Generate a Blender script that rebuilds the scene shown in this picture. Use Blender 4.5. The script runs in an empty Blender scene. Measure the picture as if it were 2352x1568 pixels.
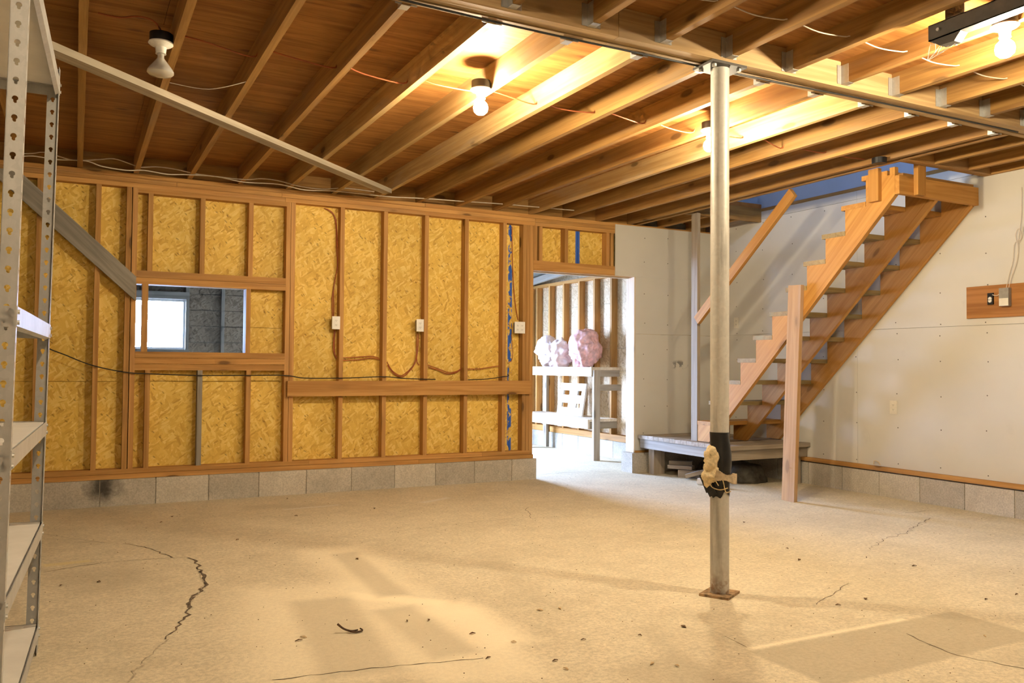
import bpy, bmesh, math, random
from mathutils import Vector, Matrix, noise
random.seed(7)
sc = bpy.context.scene
COL = sc.collection
# ------------------------------------------------------------------ camera
F_PX, YAW, PITCH, ROLL = 1924.13, 0.4801, 0.0285, 0.0077
CAM = Vector((-1.0153, -7.4094, 1.139))
_f = Vector((math.sin(YAW)*math.cos(PITCH), math.cos(YAW)*math.cos(PITCH), math.sin(PITCH)))
_r = Vector((math.cos(YAW), -math.sin(YAW), 0)); _u = _r.cross(_f)
RT = _r*math.cos(ROLL)+_u*math.sin(ROLL); UP = -_r*math.sin(ROLL)+_u*math.cos(ROLL)
cd = bpy.data.cameras.new('camera'); cam = bpy.data.objects.new('camera', cd); COL.objects.link(cam)
cam.matrix_world = Matrix(((RT.x, UP.x, -_f.x, CAM.x), (RT.y, UP.y, -_f.y, CAM.y), (RT.z, UP.z, -_f.z, CAM.z), (0, 0, 0, 1)))
cd.sensor_width = 36; cd.sensor_fit = 'HORIZONTAL'; cd.lens = F_PX/2352*36; cd.clip_start = .05
sc.camera = cam
def at(px, py, ax, v):
    """point of the plane <axis ax = v> that the photo shows at (px, py)"""
    d = _f+RT*((px-1176)/F_PX)+UP*((784-py)/F_PX)
    return CAM+d*((v-CAM[ax])/d[ax])
# ------------------------------------------------------------------ sky, exposure
BULB = 1600.0
BULB_COL = (1.0, .82, .55, 1)
SKY = 130.0
w = bpy.data.worlds.new('sky'); sc.world = w; w.use_nodes = True
bg = w.node_tree.nodes['Background']; bg.inputs[0].default_value = (.46, .63, 1.0, 1); bg.inputs[1].default_value = SKY
vs = sc.view_settings; vs.view_transform = 'Standard'; vs.look = 'None'; vs.exposure = 0.2; vs.gamma = 1.0; vs.use_curve_mapping = False
sc.cycles.max_bounces = 5; sc.cycles.diffuse_bounces = 4; sc.cycles.use_light_tree = False; sc.cycles.adaptive_threshold = .10; sc.cycles.adaptive_min_samples = 12; sc.cycles.sample_clamp_indirect = 6
def portal(loc, size, direction):
    l = bpy.data.lights.new('daylight_portal', 'AREA'); l.shape = 'RECTANGLE'; l.size, l.size_y = size
    l.cycles.is_portal = True
    o = bpy.data.objects.new('daylight_portal', l); COL.objects.link(o); o.location = loc
    o.rotation_euler = Vector(direction).to_track_quat('-Z', 'Y').to_euler()
portal((2.85, 3.66, 1.05), (1.1, 2.1), (0, -1, 0))
portal((-.27, 3.66, 1.61), (.9, .62), (0, -1, 0))
portal((2.25, -4.2, 4.0), (.5, .5), (1, 0, 0))
# ------------------------------------------------------------------ materials
MATS = {}
class NT:
    def __init__(s, name):
        s.m = bpy.data.materials.new(name); s.m.use_nodes = True; s.t = s.m.node_tree; s.t.nodes.clear()
        s.out = s.t.nodes.new('ShaderNodeOutputMaterial'); MATS[name] = s.m
    def n(s, typ, **kw):
        nd = s.t.nodes.new('ShaderNode'+typ)
        for k, v in kw.items():
            if k.startswith('i_'):
                key = k[2:]
                sock = nd.inputs[int(key)] if key.isdigit() else nd.inputs[key.replace('_', ' ')]
                if hasattr(v, 'bl_idname') or isinstance(v, bpy.types.NodeSocket): s.t.links.new(v, sock)
                else: sock.default_value = v
            else: setattr(nd, k, v)
        return nd
    def math(s, op, a, b=0.0, c=None):
        kw = dict(operation=op, i_0=a, i_1=b)
        if c is not None: kw['i_2'] = c
        return s.n('Math', **kw).outputs[0]
    def vm(s, op, a, b): return s.n('VectorMath', operation=op, i_0=a, i_1=b).outputs[0]
    def mix(s, fac, a, b, blend='MIX'):
        nd = s.n('Mix', data_type='RGBA', blend_type=blend); nd.clamp_factor = True
        for sock, v in ((nd.inputs[0], fac), (nd.inputs[6], a), (nd.inputs[7], b)):
            if isinstance(v, bpy.types.NodeSocket): s.t.links.new(v, sock)
            else: sock.default_value = v if not isinstance(v, tuple) or len(v) == 4 else (*v, 1)
        return nd.outputs[2]
    def ramp(s, v, lo, hi, a=0.0, b=1.0):
        return s.n('MapRange', interpolation_type='SMOOTHSTEP', i_0=v, i_1=lo, i_2=hi, i_3=a, i_4=b).outputs[0]
    def noise(s, vec, scale, detail=4, rough=.55, dist=0.0):
        return s.n('TexNoise', i_Vector=vec, i_Scale=scale, i_Detail=detail, i_Roughness=rough, i_Distortion=dist).outputs[0]
    def voro(s, vec, scale, feature='F1', rnd=1.0):
        return s.n('TexVoronoi', feature=feature, i_Vector=vec, i_Scale=scale, i_Randomness=rnd)
    def mapping(s, vec, scale=(1, 1, 1), rot=(0, 0, 0), loc=(0, 0, 0)):
        return s.n('Mapping', i_Vector=vec, i_Location=loc, i_Rotation=rot, i_Scale=scale).outputs[0]
    def pos(s): return s.n('NewGeometry').outputs['Position']
    def obj(s): return s.n('TexCoord').outputs['Object']
    def rand(s): return s.n('ObjectInfo').outputs['Random']
    def done(s, col, rough=.7, metal=0.0, bump=None, bstr=.2, bdist=.004, spec=.4):
        kw = dict(i_Roughness=rough, i_Metallic=metal)
        kw['i_Base_Color'] = col if isinstance(col, bpy.types.NodeSocket) else (*col, 1)[:4]
        p = s.n('BsdfPrincipled', **kw); p.inputs['Specular IOR Level'].default_value = spec
        if bump is not None:
            b = s.n('Bump', i_Height=bump, i_Strength=bstr, i_Distance=bdist)
            s.t.links.new(b.outputs[0], p.inputs['Normal'])
        s.t.links.new(p.outputs[0], s.out.inputs[0]); return s.m

def wood(name, base, dark, knots=1.0, rough=.65, vary=.18, stain=None):
    s = NT(name); rnd = s.rand()
    off = s.n('CombineXYZ', i_0=s.math('MULTIPLY', rnd, 41.3), i_1=s.math('MULTIPLY', rnd, 17.7), i_2=s.math('MULTIPLY', rnd, 29.1)).outputs[0]
    v = s.vm('ADD', s.obj(), off)
    wob = s.noise(s.mapping(v, (1.1, 6, 6)), 1.0, 3)
    g1 = s.noise(s.mapping(v, (.9, 26, 26)), 1.0, 5, .6, .8)
    g2 = s.noise(s.mapping(v, (4, 190, 190)), 1.0, 3, .5)
    k = s.voro(s.mapping(v, (2.3, 6.5, 6.5)), 1.0)
    sel = s.math('GREATER_THAN', s.n('SeparateColor', i_0=k.outputs['Color']).outputs[0], .45)
    kn = s.math('MULTIPLY', s.ramp(k.outputs['Distance'], .10, .17, 1, 0), sel)
    ring = s.math('MULTIPLY', s.ramp(k.outputs['Distance'], .17, .34, .3, 0), sel)
    c = s.mix(s.ramp(g1, .32, .68), (*dark, 1), (*base, 1))
    c = s.mix(s.math('MULTIPLY', s.ramp(g2, .55, .75), .28), c, (*[x*.72 for x in dark], 1))
    c = s.mix(s.math('MULTIPLY', s.math('ADD', kn, ring), .75*knots), c, (*[x*.38 for x in dark], 1))
    if stain: c = s.mix(s.ramp(wob, .52, .7, 0, .55), c, (*stain, 1))
    val = s.math('ADD', s.math('MULTIPLY', rnd, 2*vary), 1-vary)
    c = s.mix(1.0, c, s.n('CombineColor', i_0=val, i_1=val, i_2=s.math('POWER', val, 1.25)).outputs[0], 'MULTIPLY')
    return s.done(c, rough, 0, None, .25, .002, .3)

wood('stud_pine', (.54, .295, .095), (.38, .185, .052), 1.1, vary=.16, stain=(.36, .19, .07))
wood('plate_pine', (.55, .295, .09), (.39, .185, .048), 1.0, vary=.1, stain=(.33, .18, .07))
wood('joist_pine', (.41, .23, .070), (.27, .138, .040), .9, vary=.2, stain=(.28, .19, .11))
wood('joist_pale', (.54, .365, .155), (.40, .245, .09), .9, vary=.14, stain=(.44, .35, .24))
wood('stair_pine', (.56, .29, .075), (.43, .20, .045), .7, vary=.1)
wood('tread_wood', (.36, .27, .125), (.26, .18, .075), .5, vary=.15, stain=(.26, .27, .17))
wood('grey_wood', (.33, .30, .26), (.22, .20, .17), .8, vary=.08, stain=(.26, .23, .2))
wood('platform_wood', (.40, .33, .25), (.28, .225, .165), .7, vary=.16, stain=(.3, .27, .24))
wood('brace_wood', (.44, .37, .28), (.31, .26, .19), .8, vary=.05, stain=(.25, .21, .17))
wood('newel_wood', (.52, .33, .16), (.40, .23, .095), .6, vary=.02, stain=(.45, .33, .24))
wood('pale_wood', (.74, .64, .5), (.62, .5, .36), .5, vary=.1)
wood('beam_wood', (.54, .375, .185), (.38, .24, .105), .5, vary=.08, stain=(.38, .28, .17))
wood('panel_ply', (.42, .19, .055), (.29, .12, .03), .6, vary=.03)

def osb(name, pal, blue=False):
    s = NT(name); p = s.pos()
    v = s.n('CombineXYZ', i_0=s.math('ADD', s.n('SeparateXYZ', i_0=p).outputs[0], s.math('MULTIPLY', s.n('SeparateXYZ', i_0=p).outputs[1], 1.0)), i_1=s.n('SeparateXYZ', i_0=p).outputs[2], i_2=0.0).outputs[0]
    warp = s.vm('MULTIPLY', s.vm('SUBTRACT', s.n('TexNoise', i_Vector=v, i_Scale=11.0, i_Detail=2.0).outputs[1], (.5, .5, .5)), (.03, .03, 0))
    v = s.vm('ADD', v, warp)
    col = None; hgt = None
    for i, (ang, sx, sy, th) in enumerate(((.35, 14, 46, -1), (1.75, 13, 50, .45), (-.6, 16, 58, .5), (1.15, 12, 52, .6), (2.5, 18, 66, .7))):
        m = s.mapping(v, (1, 1, 1), (0, 0, ang), (i*3.7, i*1.9, 0)); m = s.mapping(m, (sx, sy, 1))
        vo = s.n('TexVoronoi', voronoi_dimensions='2D', feature='F1', i_Vector=m, i_Scale=1.0)
        sep = s.n('SeparateColor', i_0=vo.outputs['Color'])
        grain = s.noise(s.mapping(m, (.5, 7, 1)), 1.0, 3)
        t = s.math('ADD', s.math('MULTIPLY', sep.outputs[0], .75), s.math('MULTIPLY', grain, .3))
        r = s.n('ValToRGB', i_0=t); e = r.color_ramp.elements
        e[0].position = .05; e[0].color = (*pal[0], 1); e[1].position = 1; e[1].color = (*pal[3], 1)
        a = e.new(.22); a.color = (*pal[1], 1); a = e.new(.6); a.color = (*pal[2], 1)
        if col is None: col = r.outputs[0]; hgt = sep.outputs[0]
        else:
            mk = s.math('GREATER_THAN', sep.outputs[1], th); edge = s.ramp(vo.outputs['Distance'], .55, .72, 1, .25)
            mk = s.math('MULTIPLY', mk, edge); col = s.mix(mk, col, r.outputs[0]); hgt = s.mix(mk, hgt, sep.outputs[0])
    sk = s.n('TexVoronoi', voronoi_dimensions='2D', feature='F1', i_Vector=s.mapping(s.mapping(v, (1, 1, 1), (0, 0, .8)), (19, 48, 1)), i_Scale=1.0)
    col = s.mix(s.math('MULTIPLY', s.math('GREATER_THAN', s.n('SeparateColor', i_0=sk.outputs['Color']).outputs[2], .93), s.ramp(sk.outputs['Distance'], .12, .34, .6, 0)), col, (*[x*.45 for x in pal[0]], 1))
    big = s.ramp(s.noise(v, 1.3, 3), .3, .75, .86, 1.08)
    col = s.mix(1.0, col, s.n('CombineColor', i_0=big, i_1=big, i_2=big).outputs[0], 'MULTIPLY')
    if blue:
        xx = s.n('SeparateXYZ', i_0=p).outputs[0]
        nz = s.noise(s.mapping(p, (20, 1, 9)), 1.0, 3, .6)
        for cx, hw, t0 in ((2.862, .024, .46), (3.66, .028, .30)):
            band = s.ramp(s.math('ABSOLUTE', s.math('SUBTRACT', xx, cx)), hw*.75, hw*1.15, 1, 0)
            col = s.mix(s.math('MULTIPLY', band, s.ramp(nz, t0, t0+.04)), col, (.035, .12, .50, 1))
    return s.done(col, .6, 0, None, .25, .002, .3)
osb('osb', ((.42, .225, .04), (.66, .41, .075), (.77, .515, .105), (.87, .66, .22)), True)
osb('osb_annex', ((.40, .25, .12), (.60, .43, .25), (.74, .57, .36), (.82, .68, .48)))
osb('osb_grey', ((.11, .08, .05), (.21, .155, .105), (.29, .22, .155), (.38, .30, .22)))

def concrete(name, base, dark, speck=.5, scale=1.0, marks=False, soot=None):
    s = NT(name); p = s.pos()
    n1 = s.noise(p, 1.6*scale, 6, .6); n2 = s.noise(p, 9*scale, 5, .65); n3 = s.noise(p, 160*scale, 3, .7)
    c = s.mix(s.ramp(n1, .3, .7), (*dark, 1), (*base, 1))
    c = s.mix(s.ramp(n2, .35, .75, 0, .45), c, (*[x*1.18 for x in base], 1))
    c = s.mix(s.ramp(n3, .58, .72, 0, speck), c, (*[x*.45 for x in dark], 1))
    c = s.mix(s.ramp(s.noise(p, 75*scale, 3, .7), .6, .75, 0, speck*.8), c, (*[min(1, x*1.4) for x in base], 1))
    n4 = s.noise(p, 48*scale, 3, .75)
    c = s.mix(s.ramp(n4, .35, .62, .38, 0), c, (*[x*.5 for x in dark], 1)); c = s.mix(s.ramp(s.noise(p, 30*scale, 2, .6), .55, .75, 0, .25), c, (*[min(1, x*1.3) for x in base], 1))
    hb = s.math('ADD', n3, s.math('MULTIPLY', n2, .6))
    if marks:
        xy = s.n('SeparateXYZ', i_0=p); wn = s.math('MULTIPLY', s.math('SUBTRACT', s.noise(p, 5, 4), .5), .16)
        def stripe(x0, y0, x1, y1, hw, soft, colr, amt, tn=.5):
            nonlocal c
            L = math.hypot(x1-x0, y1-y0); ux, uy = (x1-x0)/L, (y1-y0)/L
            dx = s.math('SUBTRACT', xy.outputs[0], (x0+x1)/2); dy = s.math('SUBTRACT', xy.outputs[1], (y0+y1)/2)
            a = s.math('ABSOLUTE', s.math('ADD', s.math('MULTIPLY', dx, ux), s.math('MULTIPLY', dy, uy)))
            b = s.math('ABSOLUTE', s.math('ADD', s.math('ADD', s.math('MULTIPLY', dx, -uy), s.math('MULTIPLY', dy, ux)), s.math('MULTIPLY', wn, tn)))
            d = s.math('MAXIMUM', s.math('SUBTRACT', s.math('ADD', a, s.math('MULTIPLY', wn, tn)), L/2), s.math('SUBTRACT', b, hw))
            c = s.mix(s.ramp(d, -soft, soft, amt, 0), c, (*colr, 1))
        pale = tuple(min(1, x*1.35) for x in base); darker = tuple(x*.66 for x in dark)  # paler and darker tones of the concrete for the floor stripes
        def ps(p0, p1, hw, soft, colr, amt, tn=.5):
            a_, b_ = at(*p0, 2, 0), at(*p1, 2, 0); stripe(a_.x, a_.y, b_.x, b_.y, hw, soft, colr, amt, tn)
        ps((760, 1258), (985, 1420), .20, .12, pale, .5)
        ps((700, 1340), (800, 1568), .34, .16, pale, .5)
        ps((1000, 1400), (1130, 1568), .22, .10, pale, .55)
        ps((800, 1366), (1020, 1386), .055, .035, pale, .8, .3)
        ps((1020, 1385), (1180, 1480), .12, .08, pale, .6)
        ps((790, 1270), (905, 1368), .075, .04, darker, .42, .25)
        ps((735, 1375), (835, 1550), .15, .05, darker, .42, .25)
        ps((900, 1396), (1050, 1505), .10, .045, darker, .42, .25)
        ps((1120, 1270), (1260, 1400), .06, .06, darker, .2)
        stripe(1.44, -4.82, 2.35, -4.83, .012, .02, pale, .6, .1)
        stripe(1.40, -5.05, 2.66, -5.05, .205, .016, darker, .6, .05)
        stripe(2.2, -5.4, 2.9, -5.3, .10, .06, darker, .3, .12)
        stripe(.95, -4.75, 1.02, -5.3, .16, .05, darker, .3, .3)
        ps((1480, 1440), (1640, 1568), .05, .05, darker, .3, .3)
        stripe(-.95, -2.25, -.8, -2.65, .2, .15, darker, .35)
        stripe(.2, -.55, 1.0, -.75, .09, .1, darker, .3)
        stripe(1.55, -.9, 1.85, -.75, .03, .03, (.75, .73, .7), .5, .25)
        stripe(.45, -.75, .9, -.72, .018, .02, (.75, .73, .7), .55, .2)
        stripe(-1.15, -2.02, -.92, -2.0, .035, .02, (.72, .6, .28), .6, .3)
        stripe(3.1, -2.4, 4.4, -3.2, .28, .25, darker, .18)
    if soot:
        d = s.n('VectorMath', operation='DISTANCE', i_0=s.mapping(p, (1, 1, .8)), i_1=(soot[0], soot[1], soot[2]*.8)).outputs[1]
        d = s.math('ADD', d, s.math('MULTIPLY', s.math('SUBTRACT', s.noise(p, 14, 4), .5), .16))
        c = s.mix(s.ramp(d, .02, .17, .92, 0), c, (.035, .03, .028, 1))
        o = s.n('ObjectInfo').outputs['Random']; val = s.math('ADD', s.math('MULTIPLY', o, .3), .85)
        c = s.mix(1.0, c, s.n('CombineColor', i_0=val, i_1=val, i_2=val).outputs[0], 'MULTIPLY')
    return s.done(c, .85, 0, hb, .5 if not marks else .35, .004, .25)
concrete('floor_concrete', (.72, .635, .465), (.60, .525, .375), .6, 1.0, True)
concrete('block', (.60, .55, .47), (.47, .43, .36), .7, 1.6, False, (-.795, -.03, .17))
concrete('mortar', (.44, .40, .33), (.36, .32, .26), .5, 2.0)

def drywall(name, base):
    s = NT(name); p = s.pos()
    n1 = s.noise(p, 1.1, 4); n2 = s.noise(p, 6, 5, .6)
    c = s.mix(s.ramp(n1, .35, .7), (*[x*.93 for x in base], 1), (*base, 1))
    c = s.mix(s.ramp(n2, .62, .8, 0, .25), c, (*[x*.72 for x in base], 1))
    sp = s.n('SeparateXYZ', i_0=p); nz = s.noise(p, 13, 3, .6)
    # scuff mark left of the stair post
    d = s.n('VectorMath', operation='DISTANCE', i_0=s.mapping(s.vm('SUBTRACT', p, (4.93, -.014, 1.16)), (1, 1, 2.4), (0, .45, 0)), i_1=(0, 0, 0)).outputs[1]
    c = s.mix(s.math('MULTIPLY', s.ramp(d, .06, .15, .9, 0), s.ramp(nz, .47, .53)), c, (.22, .21, .2, 1))
    return s.done(c, .8, 0, None, .06, .002, .25)
drywall('drywall', (.63, .605, .545))

def plain(name, col, rough=.5, metal=0.0, var=.12, sc_=25.0, bstr=.1, spec=.4):
    s = NT(name); v = s.obj(); n = s.noise(v, sc_, 4, .6)
    c = s.mix(s.ramp(n, .3, .7), (*[x*(1-var) for x in col], 1), (*[min(1, x*(1+var*.6)) for x in col], 1))
    return s.done(c, rough, metal, n, bstr, .002, spec)
def galv(name, col, rough, streak=False, rust=None):
    s = NT(name); v = s.obj()
    sp = s.voro(v, 60); n = s.noise(s.mapping(v, (8, 8, 2.0)), 1.0, 6, .7)
    t = s.math('ADD', s.math('MULTIPLY', s.n('SeparateColor', i_0=sp.outputs['Color']).outputs[0], .12), s.math('MULTIPLY', n, .9))
    c = s.mix(s.ramp(t, .25, .95), (*[x*.78 for x in col], 1), (*[min(1, x*1.15) for x in col], 1))
    if rust:
        z = s.n('SeparateXYZ', i_0=s.pos()).outputs[2]
        c = s.mix(s.math('MULTIPLY', s.ramp(z, .0, .16, 1, 0), s.ramp(s.noise(v, 30, 4), .35, .6)), c, (*rust, 1))
        c = s.mix(s.math('MULTIPLY', s.ramp(s.noise(s.mapping(v, (14, 14, 1.3)), 1.0, 5), .55, .68), .4), c, (.14, .125, .11, 1))
    return s.done(c, rough, .75 if not streak else .45, t, .12, .001)
galv('galvanised', (.62, .62, .60), .42)
galv('post_steel', (.62, .60, .55), .5, True, (.25, .13, .06))
MATS['post_steel'].node_tree.nodes['Principled BSDF'].inputs['Metallic'].default_value = .2
galv('rack_steel', (.50, .49, .47), .45, True)
MATS['rack_steel'].node_tree.nodes['Principled BSDF'].inputs['Metallic'].default_value = .2
plain('dark_steel', (.07, .062, .055), .6, .15)
plain('rust_plate', (.36, .24, .13), .85, .1, .5, 30)
plain('black_plastic', (.012, .012, .014), .45)
plain('black_tape', (.018, .017, .017), .38, 0, .3, 18, .4)
plain('porcelain', (.78, .76, .70), .3)
plain('white_plastic', (.80, .79, .75), .4, 0, .04)
plain('ivory_plastic', (.74, .70, .60), .45, 0, .05)
plain('slot_dark', (.05, .045, .04), .6)
plain('shelf_white', (.74, .72, .68), .55, 0, .06, 8)
plain('foam', (.70, .56, .33), .95, 0, .25, 60, .8)
plain('cloth_strip', (.52, .42, .29), .9, 0, .3, 40, .5)
plain('cable_black', (.02, .02, .02), .5)
plain('cable_white', (.62, .55, .46), .6)
plain('cable_copper', (.36, .10, .035), .5)
plain('insulation_pink', (.82, .50, .50), .95, 0, .3, 14, .8)
plain('insulation_overexposed', (.88, .74, .74), .95, 0, .2, 14, .8)  # paler copy of the pink batt, overexposure put into its colour
plain('crack_dark', (.16, .12, .085), .95, 0, .5, 40)
plain('crack_fill', (.50, .42, .3), .95, 0, .4, 40)
plain('leaf_brown', (.16, .09, .045), .8, 0, .5, 60)
plain('chip_pale', (.66, .5, .3), .8, 0, .2, 60)
plain('twig_bark', (.10, .055, .03), .85, 0, .4, 60)
plain('web_white', (.75, .70, .62), .9)
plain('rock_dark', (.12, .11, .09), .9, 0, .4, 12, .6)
plain('pvc_white', (.72, .72, .74), .4)
plain('upper_paint', (.34, .41, .52), .8, 0, .05, 3)
plain('roof_dark', (.16, .17, .16), .85, 0, .3, 6)
plain('grey_box', (.30, .28, .25), .5)
plain('ground_gravel', (.34, .32, .29), .95, 0, .3, 10)
plain('screw_dark', (.12, .10, .08), .6)

s = NT('plywood'); p = s.pos()
q = s.mapping(p, (1, 1, 1))
g1 = s.noise(s.mapping(q, (1.1, 13, 1)), 1.0, 5, .62, 1.2); g2 = s.noise(s.mapping(q, (6, 70, 1)), 1.0, 3, .6)
k = s.voro(s.mapping(q, (3.2, 6.5, .1)), 1.0); ksel = s.math('GREATER_THAN', s.n('SeparateColor', i_0=k.outputs['Color']).outputs[1], .35)
kn = s.math('MULTIPLY', s.ramp(k.outputs['Distance'], .05, .2, .75, 0), ksel)
c = s.mix(s.ramp(g1, .3, .7), (.235, .093, .02, 1), (.40, .185, .05, 1))
c = s.mix(s.ramp(g2, .52, .75, 0, .6), c, (.15, .055, .015, 1)); c = s.mix(kn, c, (.12, .05, .02, 1))
s.done(c, .6, 0, None, .15, .002, .3)

s = NT('bulb_lit'); e = s.n('Emission', i_0=BULB_COL, i_1=BULB); s.t.links.new(e.outputs[0], s.out.inputs[0])
s = NT('bulb_glass'); p_ = s.done((.62, .60, .55), .12, .35, None)
s = NT('window_glass')
t = s.n('BsdfTransparent', i_0=(.95, .97, 1, 1)); g = s.n('BsdfGlossy', i_Roughness=.03)
mx = s.n('MixShader', i_0=.08, i_1=t.outputs[0], i_2=g.outputs[0]); s.t.links.new(mx.outputs[0], s.out.inputs[0])

# ------------------------------------------------------------------ mesh helpers
class MB:
    def __init__(s): s.v = []; s.f = []; s.sm = False
    def add(s, vs_, fs):
        b = len(s.v); s.v += [tuple(v) for v in vs_]; s.f += [tuple(i+b for i in f) for f in fs]; return s
    def box(s, x0, x1, y0, y1, z0, z1):
        return s.add([(x0, y0, z0), (x1, y0, z0), (x1, y1, z0), (x0, y1, z0), (x0, y0, z1), (x1, y0, z1), (x1, y1, z1), (x0, y1, z1)],
                     [(3, 2, 1, 0), (4, 5, 6, 7), (0, 1, 5, 4), (1, 2, 6, 5), (2, 3, 7, 6), (3, 0, 4, 7)])
    def bar(s, a, b, w, h, up=(0, 0, 1)):
        a, b = Vector(a), Vector(b); d = (b-a).normalized(); sd = d.cross(Vector(up)).normalized(); u = sd.cross(d)
        vs_ = [p+sd*i*w/2+u*j*h/2 for p in (a, b) for i, j in ((-1, -1), (1, -1), (1, 1), (-1, 1))]
        return s.add(vs_, [(3, 2, 1, 0), (4, 5, 6, 7), (0, 1, 5, 4), (1, 2, 6, 5), (2, 3, 7, 6), (3, 0, 4, 7)])
    def prism(s, poly, axis, a, b):
        n = len(poly)
        def mk(p, t):
            return {0: (t, p[0], p[1]), 1: (p[0], t, p[1]), 2: (p[0], p[1], t)}[axis]
        return s.add([mk(p, a) for p in poly]+[mk(p, b) for p in poly],
                     [tuple(range(n)), tuple(range(2*n-1, n-1, -1))]+[(i, n+i, n+(i+1) % n, (i+1) % n) for i in range(n)])
    def lathe(s, prof, c, n=24, axis=2):
        c = Vector(c); vs_ = []; fs = []
        for r, z in prof:
            for i in range(n):
                a = 2*math.pi*i/n; q = (r*math.cos(a), r*math.sin(a), z)
                if axis == 1: q = (q[0], q[2], q[1])
                if axis == 0: q = (q[2], q[0], q[1])
                vs_.append(c+Vector(q))
        for k in range(len(prof)-1):
            for i in range(n): fs.append((k*n+i, k*n+(i+1) % n, (k+1)*n+(i+1) % n, (k+1)*n+i))
        fs.append(tuple(range(n-1, -1, -1))); m = (len(prof)-1)*n; fs.append(tuple(range(m, m+n)))
        s.sm = True; return s.add(vs_, fs)
    def tube(s, pts, r, n=6, taper=None):
        pts = [Vector(p) for p in pts]; vs_ = []; fs = []
        for i, p in enumerate(pts):
            d = (pts[min(i+1, len(pts)-1)]-pts[max(i-1, 0)]).normalized()
            a = d.cross(Vector((.13, .21, .97))); a = a.normalized() if a.length > 1e-3 else Vector((1, 0, 0)); b = d.cross(a)
            rr = r if taper is None else r*(1+(taper-1)*i/(len(pts)-1))
            vs_ += [p+(a*math.cos(2*math.pi*k/n)+b*math.sin(2*math.pi*k/n))*rr for k in range(n)]
        for i in range(len(pts)-1):
            for k in range(n): fs.append((i*n+k, i*n+(k+1) % n, (i+1)*n+(k+1) % n, (i+1)*n+k))
        fs += [tuple(range(n-1, -1, -1)), tuple(range((len(pts)-1)*n, len(pts)*n))]
        s.sm = True; return s.add(vs_, fs)
    def build(s, name, mat, parent=None, origin=None):
        me = bpy.data.meshes.new(name)
        o_ = Vector(origin) if origin is not None else Vector((0, 0, 0))
        me.from_pydata([Vector(v)-o_ for v in s.v], [], s.f); me.validate()
        bm = bmesh.new(); bm.from_mesh(me); bmesh.ops.recalc_face_normals(bm, faces=bm.faces); bm.to_mesh(me); bm.free()
        me.materials.append(MATS[mat])
        if s.sm:
            me.polygons.foreach_set('use_smooth', [True]*len(me.polygons))
            try: me.set_sharp_from_angle(angle=.7)
            except Exception: pass
        o = bpy.data.objects.new(name, me); COL.objects.link(o); o.location = o_
        return attach(o, parent)
def world(o):
    m = o.matrix_basis.copy()
    return m if o.parent is None else world(o.parent) @ o.matrix_parent_inverse @ m
def attach(o, parent):
    if parent is not None:
        o.parent = parent; o.matrix_parent_inverse = world(parent).inverted()
    return o
def spline(pts, k=6):
    P = [Vector(p) for p in pts]; out = []
    for i in range(len(P)-1):
        p0, p1, p2, p3 = P[max(i-1, 0)], P[i], P[i+1], P[min(i+2, len(P)-1)]
        for j in range(k):
            t = j/k; out.append(.5*((2*p1)+(p2-p0)*t+(2*p0-5*p1+4*p2-p3)*t*t+(-p0+3*p1-3*p2+p3)*t**3))
    return out+[P[-1]]
BC = {}
ROT = {0: Matrix.Identity(3), 1: Matrix(((0, -1, 0), (1, 0, 0), (0, 0, 1))), 2: Matrix(((0, 0, -1), (0, 1, 0), (1, 0, 0)))}
def board(name, x0, x1, y0, y1, z0, z1, mat, parent=None, ax=None):
    """a length of lumber: local x runs along the grain; alike pieces share one mesh"""
    d = [abs(x1-x0), abs(y1-y0), abs(z1-z0)]
    if ax is None: ax = d.index(max(d))
    loc = {0: (d[0], d[1], d[2]), 1: (d[1], d[0], d[2]), 2: (d[2], d[1], d[0])}[ax]
    key = (round(loc[0], 4), round(loc[1], 4), round(loc[2], 4), mat)
    if key not in BC:
        b = MB(); b.box(-loc[0]/2, loc[0]/2, -loc[1]/2, loc[1]/2, -loc[2]/2, loc[2]/2)
        me = bpy.data.meshes.new(name); me.from_pydata(b.v, [], b.f); me.materials.append(MATS[mat]); BC[key] = me
    o = bpy.data.objects.new(name, BC[key]); COL.objects.link(o)
    o.matrix_world = Matrix.Translation(((x0+x1)/2, (y0+y1)/2, (z0+z1)/2)) @ ROT[ax].to_4x4()
    return attach(o, parent)
def bar(name, a, b, w, h, mat, parent=None, up=(0, 0, 1)):
    """lumber between two points, w across, h along up"""
    a, b = Vector(a), Vector(b); d = (b-a); L = d.length; d.normalize(); sd = d.cross(Vector(up)).normalized(); u = sd.cross(d)
    m = MB(); m.box(-L/2, L/2, -w/2, w/2, -h/2, h/2)
    o = m.build(name, mat)
    o.matrix_world = Matrix.Translation((a+b)/2) @ Matrix((d, -sd, u)).transposed().to_4x4()
    return attach(o, parent)
def tag(o, label, cat, group=None):
    o['label'] = label; o['category'] = cat
    if group: o['group'] = group
    return o
def thing(name, label, cat, loc=(0, 0, 0), group=None):
    o = bpy.data.objects.new(name, None); COL.objects.link(o); o.location = loc; o.empty_display_size = .1
    return tag(o, label, cat, group)
def struct(o): o['kind'] = 'structure'; return o

# ------------------------------------------------------------------ the shell
XR, XL, YN, ZC, ZJ = 5.39, -3.1, -11.5, 2.815, 2.672
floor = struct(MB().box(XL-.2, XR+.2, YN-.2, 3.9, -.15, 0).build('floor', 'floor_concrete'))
ground = struct(MB().box(-6, 12, 3.9, 14, -.2, -.06).build('ground_outside', 'ground_gravel'))

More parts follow.
